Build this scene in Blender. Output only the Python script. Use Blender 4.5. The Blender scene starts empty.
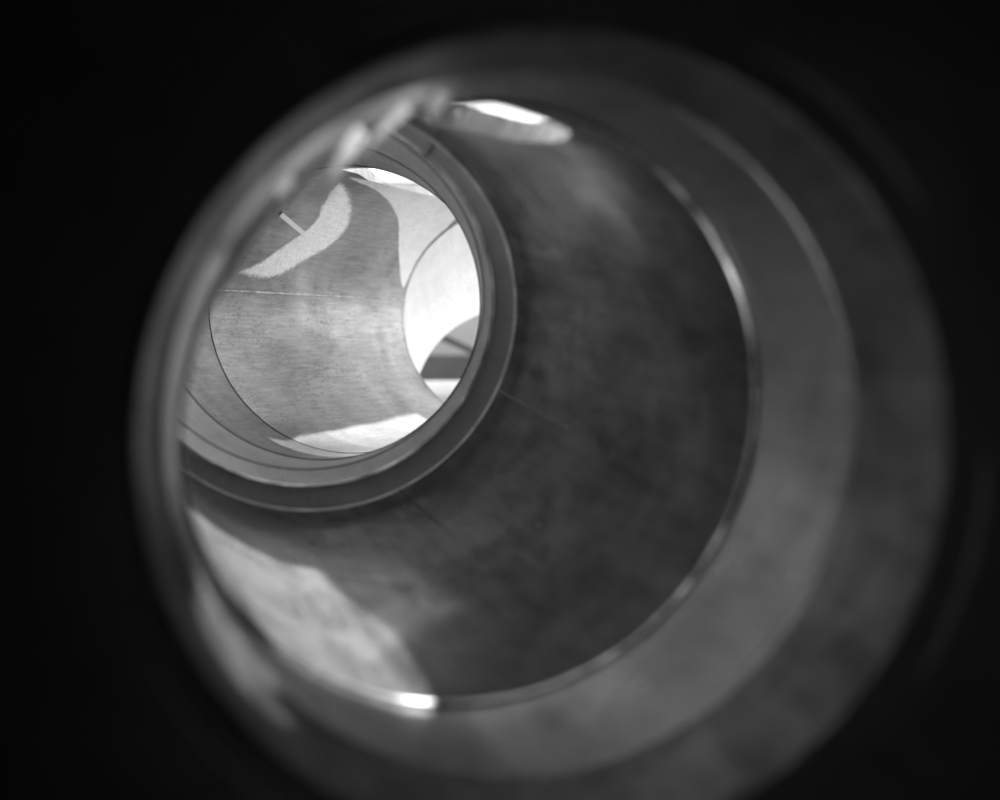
import bpy, math, random
from mathutils import Vector, Matrix, noise
random.seed(7)
C = bpy.context.scene.collection
S = bpy.context.scene
R_ = math.radians

# ------------------------------------------------------------------ camera
cam_d = bpy.data.cameras.new('camera')
cam = bpy.data.objects.new('camera', cam_d); C.objects.link(cam)
cam.location = (0, 0, 0); cam.rotation_euler = (R_(90), 0, 0)
cam_d.sensor_width = 36; cam_d.lens = 36; cam_d.clip_start = 0.02; cam_d.clip_end = 400
cam_d.dof.use_dof = True; cam_d.dof.focus_distance = 4.0; cam_d.dof.aperture_fstop = 0.64
S.camera = cam

# ------------------------------------------------------------------ sky, sun, exposure
SUN_DIR = Vector((-.245, -.12, -1.0)).normalized()         # the way the light travels
to_sun = -SUN_DIR
elev = math.asin(to_sun.z); azim = math.atan2(to_sun.x, to_sun.y)
w = bpy.data.worlds.new('World'); S.world = w; w.use_nodes = True
nt = w.node_tree; bg = nt.nodes['Background']
sky = nt.nodes.new('ShaderNodeTexSky'); sky.sky_type = 'NISHITA'; sky.sun_disc = False
sky.sun_elevation = elev; sky.sun_rotation = azim
bw = nt.nodes.new('ShaderNodeRGBToBW')                     # a black and white photograph: a grey sky
nt.links.new(sky.outputs[0], bw.inputs[0]); nt.links.new(bw.outputs[0], bg.inputs['Color'])
bg.inputs['Strength'].default_value = 0.15
sl = bpy.data.lights.new('sun', 'SUN'); sl.energy = 5.0; sl.angle = R_(1.5); sl.color = (1, 1, 1)
so = bpy.data.objects.new('sun', sl); C.objects.link(so)
so.rotation_euler = SUN_DIR.to_track_quat('-Z', 'Y').to_euler(); so.location = (3, -2, 8)
S.view_settings.view_transform = 'Standard'; S.view_settings.look = 'None'
S.view_settings.exposure = 2.05; S.view_settings.gamma = 1
S.cycles.max_bounces = 16; S.cycles.diffuse_bounces = 12; S.cycles.glossy_bounces = 6

# ------------------------------------------------------------------ materials
def nodes(m):
    m.use_nodes = True
    n = m.node_tree.nodes; return n, m.node_tree.links, n['Principled BSDF']

def grey(name, base, dark, rough=.55, spec=.4, streak=(1.6, 9.0), scale=5, fleck=.0, bump=.25, grain=260, contrast=1.0):
    """worn grey cement: cloudy tone, streaks along the pipe, small dark flecks, fine grain"""
    m = bpy.data.materials.new(name); n, l, p = nodes(m)
    uv = n.new('ShaderNodeUVMap'); uv.uv_map = 'UVMap'
    tc = n.new('ShaderNodeTexCoord')
    def nz(vec, sc, det, rg=.6, dist=0):
        t = n.new('ShaderNodeTexNoise'); t.inputs['Scale'].default_value = sc; t.inputs['Detail'].default_value = det
        t.inputs['Roughness'].default_value = rg; t.inputs['Distortion'].default_value = dist
        l.new(vec, t.inputs['Vector']); return t.outputs['Fac']
    def ramp(f, a, b, va=0., vb=1.):
        r = n.new('ShaderNodeMapRange'); r.inputs[1].default_value = a; r.inputs[2].default_value = b
        r.inputs[3].default_value = va; r.inputs[4].default_value = vb; l.new(f, r.inputs[0]); return r.outputs[0]
    def mth(op, a, b):
        x = n.new('ShaderNodeMath'); x.operation = op
        for i, v in enumerate((a, b)):
            if isinstance(v, (int, float)): x.inputs[i].default_value = v
            else: l.new(v, x.inputs[i])
        return x.outputs[0]
    mp = n.new('ShaderNodeMapping'); mp.inputs['Scale'].default_value = (streak[1], streak[0], 1); l.new(uv.outputs[0], mp.inputs[0])
    cloud = ramp(nz(tc.outputs['Object'], scale, 6, .62, .6), .33, .67)
    st = ramp(nz(mp.outputs[0], 2.2, 8, .68, .4), .3, .72)
    mix = mth('ADD', mth('MULTIPLY', cloud, .55), mth('MULTIPLY', st, .45))
    gr = ramp(nz(tc.outputs['Object'], grain, 2, .6), .25, .75, .80, 1.2)
    col = n.new('ShaderNodeMapRange'); col.inputs[1].default_value = .5 - .5 / contrast; col.inputs[2].default_value = .5 + .5 / contrast
    col.inputs[3].default_value = dark; col.inputs[4].default_value = base; l.new(mix, col.inputs[0])
    v = mth('MULTIPLY', col.outputs[0], gr)
    if fleck:
        mp2 = n.new('ShaderNodeMapping'); mp2.inputs['Scale'].default_value = (95, 45, 1); mp2.inputs['Rotation'].default_value = (0, 0, 1.0)
        l.new(uv.outputs[0], mp2.inputs[0])
        fk = ramp(nz(mp2.outputs[0], 1.0, 4, .7, .5), .54, .70)
        zone = ramp(nz(tc.outputs['Object'], 4.5, 4), .42, .60)
        fk = mth('MULTIPLY', fk, zone)
        v = mth('MULTIPLY', v, mth('SUBTRACT', 1.0, mth('MULTIPLY', fk, fleck)))
    l.new(v, p.inputs['Base Color'])
    p.inputs['Roughness'].default_value = rough; p.inputs['Specular IOR Level'].default_value = spec
    l.new(ramp(mix, 0, 1, rough + .07, rough - .06), p.inputs['Roughness'])
    bp = n.new('ShaderNodeBump'); bp.inputs['Strength'].default_value = bump; bp.inputs['Distance'].default_value = .004
    l.new(mth('ADD', mth('MULTIPLY', st, .6), mth('MULTIPLY', nz(tc.outputs['Object'], 60, 5), .5)), bp.inputs['Height'])
    l.new(bp.outputs[0], p.inputs['Normal'])
    return m

M = {}
M['black'] = grey('shaded_cement', .036, .012, .7, .12, scale=3)  # nearest length's lack of light put into a dark base colour
M['near'] = grey('dull_steel', .58, .30, .30, .4, scale=5, contrast=1.3, bump=.2)
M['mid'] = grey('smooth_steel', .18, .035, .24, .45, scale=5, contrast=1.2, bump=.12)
M['lip'] = grey('lip_steel', .55, .36, .4, .5, scale=6)
M['far'] = grey('scratched_steel', .40, .16, .34, .4, scale=2.5, fleck=.7, contrast=1.3, streak=(3, 30), bump=.2)
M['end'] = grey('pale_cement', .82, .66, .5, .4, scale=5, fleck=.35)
M['ring'] = grey('dull_metal_edge', .9, .30, .22, .6, scale=7, contrast=2.5, bump=.1)
M['ring'].node_tree.nodes['Principled BSDF'].inputs['Metallic'].default_value = .9
M['inner'] = grey('dark_steel', .26, .10, .4, .4, scale=5, contrast=1.6)  # darker tone for the ring next to the nearest length
M['band'] = grey('dark_band_cement', .11, .05, .45, .5, scale=4, contrast=1.6)  # darker tone for the band inside the nearest length
M['seal'] = grey('rim_cement', .75, .40, .3, .6, scale=8, contrast=2)
M['glint'] = grey('painted_glint', .90, .70, .8, .2, scale=30, bump=.9, grain=120)  # bright crescent: light caught on the wall put into a pale colour
M['seam'] = grey('seam_filler', .75, .35, .5, .4, scale=25, contrast=2)
M['dark'] = grey('dark_paint', .05, .03, .6, .3)
M['sheen'] = grey('painted_sheen', .82, .64, .5, .4, scale=5, fleck=.5, streak=(3, 10))  # reflected brightness near the far end put into a pale colour
M['board'] = grey('grey_paint', .10, .05, .7, .3, scale=3)
M['slab'] = grey('pale_slab', .62, .5, .7, .3)
def feather(m, width, wander, scale):
    """the painted patch fades out unevenly towards its edge"""
    n, l = m.node_tree.nodes, m.node_tree.links; p = n['Principled BSDF']
    at_ = n.new('ShaderNodeAttribute'); at_.attribute_name = 'edge'
    tc = n.new('ShaderNodeTexCoord'); tx = n.new('ShaderNodeTexNoise'); tx.inputs['Scale'].default_value = scale; tx.inputs['Detail'].default_value = 5
    l.new(tc.outputs['Object'], tx.inputs['Vector'])
    a = n.new('ShaderNodeMath'); a.operation = 'MULTIPLY_ADD'; l.new(tx.outputs['Fac'], a.inputs[0]); a.inputs[1].default_value = -wander; l.new(at_.outputs['Fac'], a.inputs[2])
    r = n.new('ShaderNodeMapRange'); r.interpolation_type = 'SMOOTHSTEP'; r.inputs[1].default_value = -wander * .3; r.inputs[2].default_value = width - wander * .3
    l.new(a.outputs[0], r.inputs[0]); l.new(r.outputs[0], p.inputs['Alpha'])
feather(M['glint'], .028, .026, 40)
feather(M['sheen'], .012, .012, 12)
for k_, me_, ba_, ro_ in (('near', .9, None, .42), ('inner', .9, None, .42), ('mid', .40, None, .34), ('lip', .55, None, .34), ('far', .85, None, .36), ('end', .2, None, .4), ('sheen', .7, None, .4)):
    M[k_].node_tree.nodes['Principled BSDF'].inputs['Metallic'].default_value = me_
M['soil'] = grey('soil', .22, .12, .9, .1, scale=2)
M['wall'] = grey('render_wall', .36, .28, .8, .2, scale=2)
M['strip'] = grey('strip_paper', .8, .7, .6, .3, scale=20)

def translucent(name, v, t, clear=0):
    m = bpy.data.materials.new(name); n, l, p = nodes(m)
    tr = n.new('ShaderNodeBsdfTranslucent'); tr.inputs[0].default_value = (v, v, v, 1)
    mx = n.new('ShaderNodeMixShader'); mx.inputs[0].default_value = t
    tc = n.new('ShaderNodeTexCoord'); tx = n.new('ShaderNodeTexNoise'); tx.inputs['Scale'].default_value = 14
    l.new(tc.outputs['Object'], tx.inputs['Vector'])
    r = n.new('ShaderNodeMapRange'); r.inputs[3].default_value = v * .6; r.inputs[4].default_value = v; l.new(tx.outputs['Fac'], r.inputs[0])
    l.new(r.outputs[0], p.inputs['Base Color']); l.new(r.outputs[0], tr.inputs[0]); p.inputs['Roughness'].default_value = .6
    l.new(p.outputs[0], mx.inputs[1]); l.new(tr.outputs[0], mx.inputs[2]); 
    last = mx.outputs[0]
    if clear:
        tp = n.new('ShaderNodeBsdfTransparent'); m2 = n.new('ShaderNodeMixShader'); m2.name = 'clear'
        t2 = n.new('ShaderNodeTexNoise'); t2.inputs['Scale'].default_value = 4.0; t2.inputs['Detail'].default_value = 3
        r2 = n.new('ShaderNodeMapRange'); r2.inputs[1].default_value = .35; r2.inputs[2].default_value = .68
        r2.inputs[3].default_value = .35; r2.inputs[4].default_value = .85
        l.new(tc.outputs['Object'], t2.inputs['Vector']); l.new(t2.outputs['Fac'], r2.inputs[0]); l.new(r2.outputs[0], m2.inputs[0])
        l.new(last, m2.inputs[1]); l.new(tp.outputs[0], m2.inputs[2]); last = m2.outputs[0]
    l.new(last, n['Material Output'].inputs[0])
    return m
M['sheet'] = translucent('added_diffuser_sheeting', .85, .6)
M['clear'] = translucent('added_half_clear_diffuser', .85, .6, 'patchy')
M['tape'] = translucent('white_tape', .95, .35)
M['dull'] = translucent('dull_sheeting', .40, .45)

# ------------------------------------------------------------------ helpers
def obj(name, verts, faces, mat, parent=None, uvs=None, smooth=True):
    me = bpy.data.meshes.new(name); me.from_pydata([tuple(v) for v in verts], [], faces)
    lay = me.uv_layers.new(name='UVMap')
    for poly in me.polygons:
        poly.use_smooth = smooth
        for li in poly.loop_indices:
            vi = me.loops[li].vertex_index
            lay.data[li].uv = uvs[vi] if uvs else (verts[vi][0] + verts[vi][2] * .3, verts[vi][1] + verts[vi][2])
    me.materials.append(mat)
    o = bpy.data.objects.new(name, me); C.objects.link(o)
    if parent: o.parent = parent; o.matrix_parent_inverse = parent.matrix_world.inverted()
    return o

def thing(name, label, cat, loc=(0, 0, 0), group=None):
    o = bpy.data.objects.new(name, None); C.objects.link(o); o.location = loc; o.empty_display_size = .1
    o['label'] = label; o['category'] = cat
    if group: o['group'] = group
    bpy.context.view_layer.update()
    return o

def tag(o, label, cat, group=None):
    o['label'] = label; o['category'] = cat
    if group: o['group'] = group
    return o

class Ring:
    """one joint of the pipe run: where its centre stands, its radius and the way it faces"""
    def __init__(s, c, r, n, dent=0.0):
        s.dent = dent                                     # how far its upper left is pushed in
        s.c = Vector(c); s.r = r; s.n = Vector(n).normalized()
        s.u = s.n.cross(Vector((0, 0, 1))).normalized(); s.v = s.u.cross(s.n).normalized()
    def pt(s, th, r=None):
        r = s.r if r is None else r
        if s.dent:
            d = (math.degrees(th) - 148 + 180) % 360 - 180
            r -= s.dent * math.exp(-(d / 46) ** 2)
        return s.c + (s.u * math.cos(th) + s.v * math.sin(th)) * r
    def moved(s, d, r=None):
        return Ring(s.c + s.n * d, s.r if r is None else r, s.n, s.dent)

def mixring(a, b, t):
    return Ring(a.c.lerp(b.c, t), a.r + (b.r - a.r) * t, a.n.lerp(b.n, t), a.dent + (b.dent - a.dent) * t)

def pipe(name, a, b, thick, mat, parent, na=192, nl=12, cut=None, wob=0.0, kink=None, skew=None):
    """a thick shell from ring a to ring b; cut(angle in degrees, 0..1 along) leaves cells out"""
    rings = [mixring(a, b, j / nl) for j in range(nl + 1)]
    L = (b.c - a.c).length
    V, UV = [], []
    for side in (0, 1):
        for j, g in enumerate(rings):
            for i in range(na + 1):
                th = 2 * math.pi * i / na + (R_(skew(j / nl)) if skew else 0)
                rr = g.r + (thick if side else 0)
                if wob and not side:
                    q = g.pt(th)
                    rr += wob * (noise.noise(q * 3.1) + .5 * noise.noise(q * 7.3))
                if kink and not side:
                    dd = (math.degrees(th) - kink[0] + 180) % 360 - 180
                    rr -= kink[1] * math.exp(-(dd / kink[2]) ** 2)
                V.append(g.pt(th, rr)); UV.append((g.r * th, L * j / nl))
    off = (nl + 1) * (na + 1)
    idx = lambda s, j, i: s * off + j * (na + 1) + i
    keep = [[not (cut and cut(360 * (i + .5) / na, (j + .5) / nl)) for i in range(na)] for j in range(nl)]
    F = []
    k = lambda j, i: 0 <= j < nl and keep[j][i % na]
    for j in range(nl):
        for i in range(na):
            if not keep[j][i]: continue
            i2 = i + 1
            F.append((idx(0, j, i), idx(0, j + 1, i), idx(0, j + 1, i2), idx(0, j, i2)))
            F.append((idx(1, j, i), idx(1, j, i2), idx(1, j + 1, i2), idx(1, j + 1, i)))
            if not k(j - 1, i): F.append((idx(0, j, i), idx(0, j, i2), idx(1, j, i2), idx(1, j, i)))
            if not k(j + 1, i): F.append((idx(0, j + 1, i), idx(1, j + 1, i), idx(1, j + 1, i2), idx(0, j + 1, i2)))
            if not k(j, i - 1): F.append((idx(0, j, i), idx(1, j, i), idx(1, j + 1, i), idx(0, j + 1, i)))
            if not k(j, i + 1): F.append((idx(0, j, i2), idx(0, j + 1, i2), idx(1, j + 1, i2), idx(1, j, i2)))
    o = obj(name, V, F, mat, parent, UV)
    o.data.set_sharp_from_angle(angle=R_(40))
    return o

def bead(name, g, rad, mat, parent, na=192, ns=10, a0=0, a1=360, squash=1.0, lump=0.0):
    """a rounded rim running round a ring"""
    V, F, UV = [], [], []
    full = (a1 - a0) >= 360
    for i in range(na + 1):
        th = R_(a0 + (a1 - a0) * i / na)
        e = g.u * math.cos(th) + g.v * math.sin(th)
        rr = rad * (1 + lump * noise.noise(Vector((math.cos(th) * 6, math.sin(th) * 6, rad * 50))))
        for s in range(ns):
            ph = 2 * math.pi * s / ns
            V.append(g.pt(th, g.r + rr * math.cos(ph)) + g.n * (rr * squash * math.sin(ph))); UV.append((g.r * th, ph * rad))
    for i in range(na):
        for s in range(ns):
            s2 = (s + 1) % ns
            F.append((i * ns + s, i * ns + s2, (i + 1) * ns + s2, (i + 1) * ns + s))
    if not full:
        F.append(tuple(range(ns))[::-1]); F.append(tuple(na * ns + s for s in range(ns)))
    return obj(name, V, F, mat, parent, UV)

def wall_strip(name, a, b, ang, t0, t1, width, proud, mat, parent, n=40, jit=.0, drift=0):
    """a low ridge of filler lying along the inside of a pipe wall from a to b at one angle"""
    V, F = [], []
    for j in range(n + 1):
        t = t0 + (t1 - t0) * j / n; g = mixring(a, b, t)
        wv = width * (1 + jit * noise.noise(Vector((j * .7, ang, 0))))
        da = wv / g.r / 2; th = R_(ang + drift * (t - t0))
        for q, (f, h) in enumerate(((-1, -.004), (-.6, proud), (.6, proud), (1, -.004))):
            V.append(g.pt(th + f * da, g.r - h))
    for j in range(n):
        for q in range(3): F.append((j * 4 + q, j * 4 + q + 1, j * 4 + q + 5, j * 4 + q + 4))
    F.append((0, 3, 2, 1)); e = n * 4; F.append((e, e + 1, e + 2, e + 3))
    return obj(name, V, F, mat, parent)

def inpoly(P, x, y):
    c = False; k = len(P) - 1
    for i in range(len(P)):
        (x0, y0), (x1, y1) = P[i], P[k]; k = i
        if (y0 > y) != (y1 > y) and x < (x1 - x0) * (y - y0) / (y1 - y0) + x0: c = not c
    return c

def patch(name, a, b, poly, proud, mat, parent, wob=1.0, lumps=0.0, na=180, nt=150):
    """a thin layer of painted-in brightness over part of the wall, its outline given in degrees round and share along"""
    a0, a1 = min(p[0] for p in poly) - 4, max(p[0] for p in poly) + 4
    t0, t1 = max(0, min(p[1] for p in poly) - .03), min(1, max(p[1] for p in poly) + .03)
    L = (b.c - a.c).length; V, F, UV = [], [], []
    idx = lambda s, j, i: (s * (nt + 1) + j) * (na + 1) + i
    for s in (0, 1):
        for j in range(nt + 1):
            g = mixring(a, b, t0 + (t1 - t0) * j / nt)
            for i in range(na + 1):
                th = R_(a0 + (a1 - a0) * i / na); q = g.pt(th)
                h = proud * (1 + .4 * noise.noise(q * 22)) if s == 0 else -.004
                h -= lumps * (noise.noise(q * 3.1) + .5 * noise.noise(q * 7.3))
                V.append(g.pt(th, g.r - h)); UV.append((g.r * th, L * (t0 + (t1 - t0) * j / nt)))
    for _ in range(2):                                     # round the outline off
        n_ = len(poly)
        poly = [(poly[k][0] * w_ + poly[(k + 1) % n_][0] * (1 - w_), poly[k][1] * w_ + poly[(k + 1) % n_][1] * (1 - w_)) for k in range(n_) for w_ in (.75, .25)]
    def dist(an, t):
        m = 9.
        for k in range(len(poly)):
            ax, ay = R_(poly[k - 1][0]) * a.r, poly[k - 1][1] * L; bx, by = R_(poly[k][0]) * a.r, poly[k][1] * L
            px, py = R_(an) * a.r, t * L; dx, dy = bx - ax, by - ay
            f = max(0, min(1, ((px - ax) * dx + (py - ay) * dy) / (dx * dx + dy * dy + 1e-12)))
            m = min(m, math.hypot(px - ax - f * dx, py - ay - f * dy))
        return m if inpoly(poly, an, t) else -m
    ED = [dist(a0 + (a1 - a0) * i / na, t0 + (t1 - t0) * j / nt) for s in (0, 1) for j in range(nt + 1) for i in range(na + 1)]
    def inside(j, i):
        if not (0 <= j < nt and 0 <= i < na): return False
        an = a0 + (a1 - a0) * (i + .5) / na; t = t0 + (t1 - t0) * (j + .5) / nt
        q = Vector((an * .25, t * 30, 3))
        return inpoly(poly, an + wob * (noise.noise(q) + .5 * noise.noise(q * 4)), t + wob * .006 * (noise.noise(q + Vector((9, 9, 9))) + .6 * noise.noise(q * 5)))
    for j in range(nt):
        for i in range(na):
            if not inside(j, i): continue
            F.append((idx(0, j, i), idx(0, j + 1, i), idx(0, j + 1, i + 1), idx(0, j, i + 1)))
            for dj, di, e in ((-1, 0, ((j, i), (j, i + 1))), (1, 0, ((j + 1, i + 1), (j + 1, i))), (0, -1, ((j + 1, i), (j, i))), (0, 1, ((j, i + 1), (j + 1, i + 1)))):
                if not inside(j + dj, i + di):
                    (p, q), (r, z) = e
                    F.append((idx(0, p, q), idx(0, r, z), idx(1, r, z), idx(1, p, q)))
    o = obj(name, V, F, mat, parent, UV)
    at_ = o.data.attributes.new('edge', 'FLOAT', 'POINT'); at_.data.foreach_set('value', ED)
    o.data.set_sharp_from_angle(angle=R_(45))
    import bmesh
    bm = bmesh.new(); bm.from_mesh(o.data)
    bmesh.ops.delete(bm, geom=[v for v in bm.verts if not v.link_faces], context='VERTS'); bm.to_mesh(o.data); bm.free()
    return o

def bar(name, p0, p1, wid, thick, mat, parent=None, n=10, bend=0.0, taper=1.0, up=(0, -1, 0)):
    """a flat strip or batten from p0 to p1"""
    p0, p1 = Vector(p0), Vector(p1); ax = (p1 - p0).normalized()
    s = ax.cross(Vector(up)).normalized(); h = s.cross(ax).normalized(); V, F = [], []
    for j in range(n + 1):
        f = j / n; c = p0.lerp(p1, f) + h * bend * math.sin(math.pi * f) + s * .1 * bend * noise.noise(Vector((f * 3, 1, 2)))
        wd = wid * (1 + (taper - 1) * f) / 2
        for a, b in ((-1, -1), (1, -1), (1, 1), (-1, 1)): V.append(c + s * a * wd + h * b * thick / 2)
    for j in range(n):
        for k in range(4): F.append((j * 4 + k, j * 4 + (k + 1) % 4, j * 4 + 4 + (k + 1) % 4, j * 4 + 4 + k))
    F += [(3, 2, 1, 0), tuple(n * 4 + k for k in range(4))]
    return obj(name, V, F, mat, parent, smooth=False)

def box(name, c, size, mat, parent=None, rot=(0, 0, 0), bev=.01):
    import bmesh
    bm = bmesh.new(); bmesh.ops.create_cube(bm, size=1)
    for v in bm.verts: v.co = Vector((v.co.x * size[0], v.co.y * size[1], v.co.z * size[2]))
    if bev: bmesh.ops.bevel(bm, geom=bm.edges[:], offset=bev, segments=2, affect='EDGES')
    me = bpy.data.meshes.new(name); bm.to_mesh(me); bm.free(); me.materials.append(mat); me.uv_layers.new(name='UVMap')
    o = bpy.data.objects.new(name, me); C.objects.link(o); o.location = c; o.rotation_euler = rot
    if parent: o.parent = parent; bpy.context.view_layer.update(); o.matrix_parent_inverse = parent.matrix_world.inverted()
    return o

def sheet(a, b, a0, a1, t0, t1, label, rad=.625, mat='sheet', nA=60, nT=16, sag=.02):  # sheets added over the openings to soften and dim the daylight
    V, F = [], []
    ga, gb = Ring(a.c, rad, a.n), Ring(b.c, rad, b.n)
    for j in range(nT + 1):
        for i in range(nA + 1):
            g = mixring(ga, gb, t0 + (t1 - t0) * j / nT); an = a0 + (a1 - a0) * i / nA
            V.append(g.pt(R_(an), rad + sag * noise.noise(Vector((an * .2, j * .4, 0)))))
    for j in range(nT):
        for i in range(nA): F.append((j * (nA + 1) + i, j * (nA + 1) + i + 1, (j + 1) * (nA + 1) + i + 1, (j + 1) * (nA + 1) + i))
    o = obj('light_diffuser', V, F, M[mat])
    return tag(o, label, 'sheet')

# ------------------------------------------------------------------ the joints of the pipe run (metres)
def at(px, py, d): return ((px - 500) * d / 1000, d, (400 - py) * d / 1000)
gZ = Ring((.10, -1.30, -.08), .62, (0, 1, 0))
gP = Ring(at(555, 442, 1.48), .60, (-.10, 1, .02))
gQ = Ring(at(530, 429, 1.715), .60, (-.20, 1, .06))
gR = Ring(at(482, 410, 1.955), .60, (-.28, 1, .12), .056)
gE = Ring(at(321, 313, 2.91), .60, (-.34, 1, .22))
gD = Ring(at(314, 306, 2.915), .545, (-.33, 1, .22))
gC = Ring(at(310, 297, 3.06), .545, (-.25, 1, .20))
gB = Ring(at(322, 303.5, 3.42), .545, (-.12, 1, .14))
gA = Ring(at(350, 311.5, 3.80), .545, (.05, 1, .10))
g6 = Ring(at(509, 316.5, 5.05), .545, (.10, 1, -.02))
g7 = Ring(at(512, 402, 5.6), .55, (.05, 1, -.25))

def norm(a): return (a + 180) % 360 - 180
def wig(t, k): return noise.noise(Vector((t * 5, k, 0)))

# nearest length, where the camera stands
t = thing('pipe_section', 'nearest and darkest pipe length, around the black edge of the picture', 'pipe', gZ.c, 'pipe lengths laid end to end')
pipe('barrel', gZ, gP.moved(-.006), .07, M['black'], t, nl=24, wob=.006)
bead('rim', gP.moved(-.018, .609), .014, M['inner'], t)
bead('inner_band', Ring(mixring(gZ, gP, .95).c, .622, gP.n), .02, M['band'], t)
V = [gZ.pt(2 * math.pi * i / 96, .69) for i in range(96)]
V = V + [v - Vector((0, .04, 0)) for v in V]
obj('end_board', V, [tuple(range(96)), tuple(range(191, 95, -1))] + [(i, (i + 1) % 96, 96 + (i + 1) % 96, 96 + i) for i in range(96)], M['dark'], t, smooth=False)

t = thing('pipe_section', 'short blurred dark grey pipe ring just beyond the black nearest length', 'pipe', gP.c, 'pipe lengths laid end to end')
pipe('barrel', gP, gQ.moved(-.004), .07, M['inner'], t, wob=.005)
bead('rim', gQ.moved(-.016, .608), .012, M['near'], t)

# the ring whose upper left wall is broken open
def cut_ring(a, t):
    return 100 + 4 * wig(t, 1) < a < 150 + 5 * wig(t, 2) and .10 < t < .9 
t = thing('pipe_section', 'short pipe ring broken open at its upper left, diffusing sheet added over the gap', 'pipe', gQ.c, 'pipe lengths laid end to end')
pipe('barrel', gQ, gR.moved(-.008), .07, M['near'], t, na=360, nl=24, cut=cut_ring, wob=.004)

sheet(gQ, gR, 121, 156, .02, .95, 'grey diffusing sheet added over the broken gap, upper left')
sheet(gQ, gR, 96, 107, .02, .95, 'brighter patchy diffusing sheet added over the top end of the broken gap', .64, 'clear', nA=24)

# the dark smooth length
def low_edge(t):                                          # right hand edge of the open roof slot, degrees round
    return 3 - 6 * math.sin(math.pi * max(0, min(1, (t - .10) / .62))) + 2 * wig(t, 5) + .5 * wig(t * 7, 6)
def cut_mid(a, t):
    return 63 < a < 150 and .16 + .02 * wig(a / 60, 7) < t < .84
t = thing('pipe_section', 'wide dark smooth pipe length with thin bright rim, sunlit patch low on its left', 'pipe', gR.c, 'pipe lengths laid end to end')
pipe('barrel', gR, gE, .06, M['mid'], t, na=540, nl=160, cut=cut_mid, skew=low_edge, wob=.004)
sheet(gR, gE, 36, 68, .14, .95, 'patchy diffusing sheet added over the right side of the open roof slot', .68, 'clear')
bead('rim', gR.moved(.0), .010, M['ring'], t, squash=1.2, lump=.3)
wall_strip('seam', gR, gE, 338, .60, .995, .004, .0055, M['lip'], t, jit=1.2)
wall_strip('seam', gR, gE, 297, .15, .99, .007, .004, M['mid'], t, jit=.8, drift=-2)

for (a, b, d, wd, lab) in (((362, 132), (322, 197), 1.93, .026, 'widest white torn strip hanging at the upper left gap'),
                           ((408, 108), (362, 156), 1.93, .018, 'narrower pale torn strip hanging right of the widest strip'),
                           ((292, 178), (258, 226), 1.93, .016, 'faint grey torn strip hanging lowest along the upper left gap'),
                           ((447, 92), (432, 122), 1.93, .024, 'short torn strip at the top end of the gap')):
    tag(bar('torn_strip', at(*a, 1.76), at(*b, 1.86), wd, .002, M['tape'], bend=.012, taper=.55), lab, 'strip', 'torn strips hanging from the gap')

# the lip ring standing at its far end
t = thing('pipe_collar', 'stepped grey collar ring with two bright edges, framing the sunlit lengths beyond', 'collar', gD.c)
lip = pipe('face_ring', gD.moved(.004), gC.moved(-.003), .12, M['lip'], t, na=240)
bead('outer_edge', gE.moved(-.006, .598), .0055, M['seal'], t)
bead('inner_edge', gD.moved(-.002), .006, M['ring'], t)
for an in (337, 262, 222):
    wall_strip('seam', gD, gC, an, .04, .97, .004, .0025, M['seam'], t, n=12, jit=.4)
bar('seam', gD.moved(-.002).pt(R_(336), .553), gD.moved(-.002).pt(R_(335.5), .594), .004, .008, M['seam'], t)
bar('seam', gD.moved(-.002).pt(R_(55), .553), gD.moved(-.002).pt(R_(55.5), .594), .003, .007, M['dark'], t)

t = thing('pipe_section', 'narrow smooth grey pipe ring just inside the stepped collar', 'pipe', gC.c, 'pipe lengths laid end to end')
pipe('barrel', gC, gB.moved(-.003), .06, M['lip'], t)
bead('rim', gC, .003, M['dark'], t)
t = thing('pipe_section', 'narrow scratched grey pipe ring between the smooth ring and the long sunlit length', 'pipe', gB.c, 'pipe lengths laid end to end')
pipe('barrel', gB, gA.moved(-.003), .06, M['far'], t)
bead('rim', gB, .003, M['dark'], t)

HOLE = [(160.5, .075), (154.5, .16), (148, .205), (141, .252), (136, .272), (127, .22), (112, .14), (114, .04), (158, .03)]
GLINT = [(104, .15), (118, .36), (135, .49), (148.5, .465), (158.5, .36), (166, .265), (166.5, .135), (163, .06),
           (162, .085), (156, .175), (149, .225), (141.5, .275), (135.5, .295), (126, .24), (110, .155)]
SHEEN = [(104, .15), (107.5, .34), (116.5, .525), (128.5, .70), (149, .865), (165.5, .96), (166, .992), (99, .992), (99, .10)]

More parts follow.
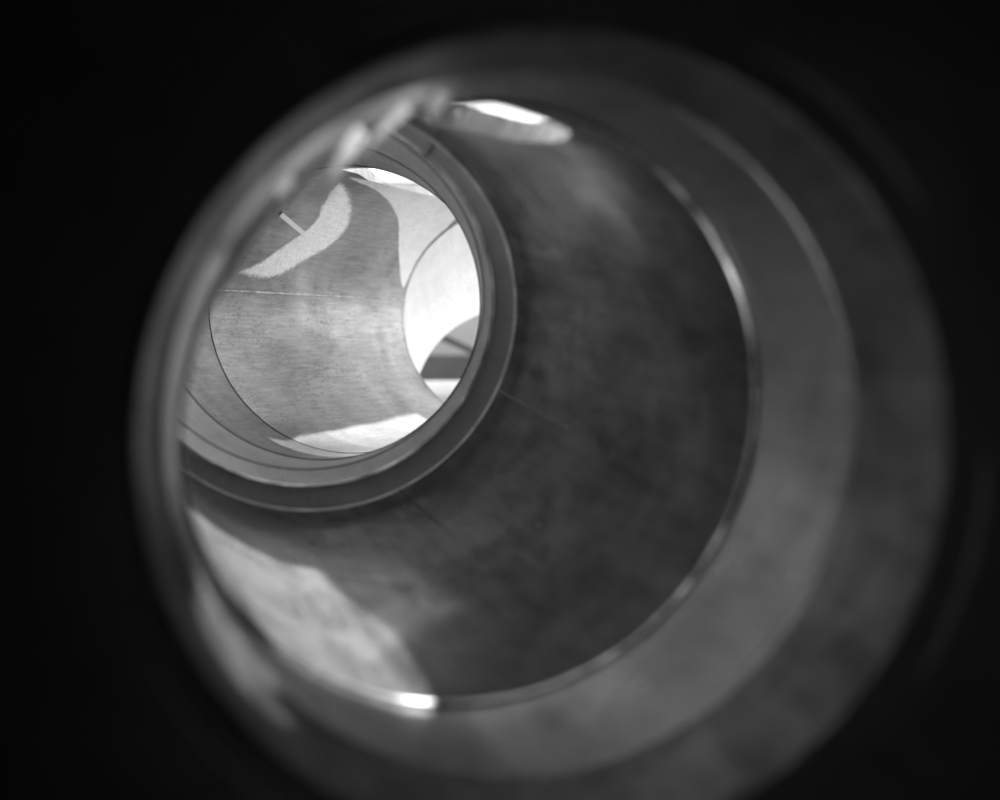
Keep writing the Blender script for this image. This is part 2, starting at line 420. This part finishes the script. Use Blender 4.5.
# the long sunlit length: its right side, out of the camera's view, is open
def far_edge(t):
    return 13 * max(0, min(1, (t - .12) / .3)) - 8 * max(0, min(1, (t - .5) / .2))
def cut_far(a, t):
    a = norm(a)
    return -25 < a < 96 and .04 < t < .58 + .28 * max(0, min(1, (a - 54) / 32))
t = thing('pipe_section', 'long pale scratched pipe length in sunshine, painted glint patch and white seam on its wall', 'pipe', gA.c, 'pipe lengths laid end to end')
pipe('barrel', gA, g6, .06, M['far'], t, na=600, nl=150, cut=cut_far, skew=far_edge, wob=.004)
bead('rim', gA, .003, M['dark'], t)
wall_strip('seam', gA, g6, 171, .0, .985, .009, .0085, M['seam'], t, n=90, jit=1.2, drift=-.5)
patch('glint_patch', gA, g6, GLINT, .0015, M['glint'], t, wob=1.0, lumps=.004)
patch('sheen_patch', gA, g6, SHEEN, .001, M['sheen'], t, wob=.3, lumps=.004)
p0, p1 = mixring(gA, g6, .13).pt(R_(134), .540), mixring(gA, g6, .30).pt(R_(142.5), .540)
tag(bar('batten', p0, p1, .020, .004, M['strip']), 'small white batten on the wall beside the painted glint patch', 'batten')

sheet(gA, g6, -30, 100, .0, .34, 'patchy diffusing sheet added over the open side of the long pale length', .63, 'clear')

def cut_end(a, t):
    a = norm(a)
    return -30 < a < 100 and t > .02
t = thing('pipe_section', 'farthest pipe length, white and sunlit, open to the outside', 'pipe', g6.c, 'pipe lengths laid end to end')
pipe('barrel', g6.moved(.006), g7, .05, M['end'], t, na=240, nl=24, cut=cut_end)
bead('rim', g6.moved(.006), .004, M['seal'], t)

# ------------------------------------------------------------------ outside
go = obj('ground', [(-150, -150, -1.0), (150, -150, -1.0), (150, 150, -1.0), (-150, 150, -1.0)], [(0, 1, 2, 3)], M['soil'])
go['kind'] = 'structure'
tag(box('concrete_kerb', (0, 8.2, .02), (6, .9, .26), M['slab']), 'long white concrete kerb seen through the far pipe opening', 'kerb')
tag(box('garden_wall', (0, 12, .4), (12, .3, 4.4), M['wall']), 'pale grey wall behind the dark board and slanting beam', 'wall')
tag(box('dark_board', (0, 10, .12), (6, .12, .66), M['board']), 'dark horizontal board above the white kerb', 'board')
tag(box('slanting_beam', (-.36, 9.3, .50), (3, .1, .06), M['dark'], rot=(0, R_(25), 0)), 'thin dark beam slanting down to the right outside', 'beam')
tag(box('concrete_step', (0, 7.2, -.30), (6, .9, .66), M['wall']), 'darker low concrete step in front of the white kerb', 'step')
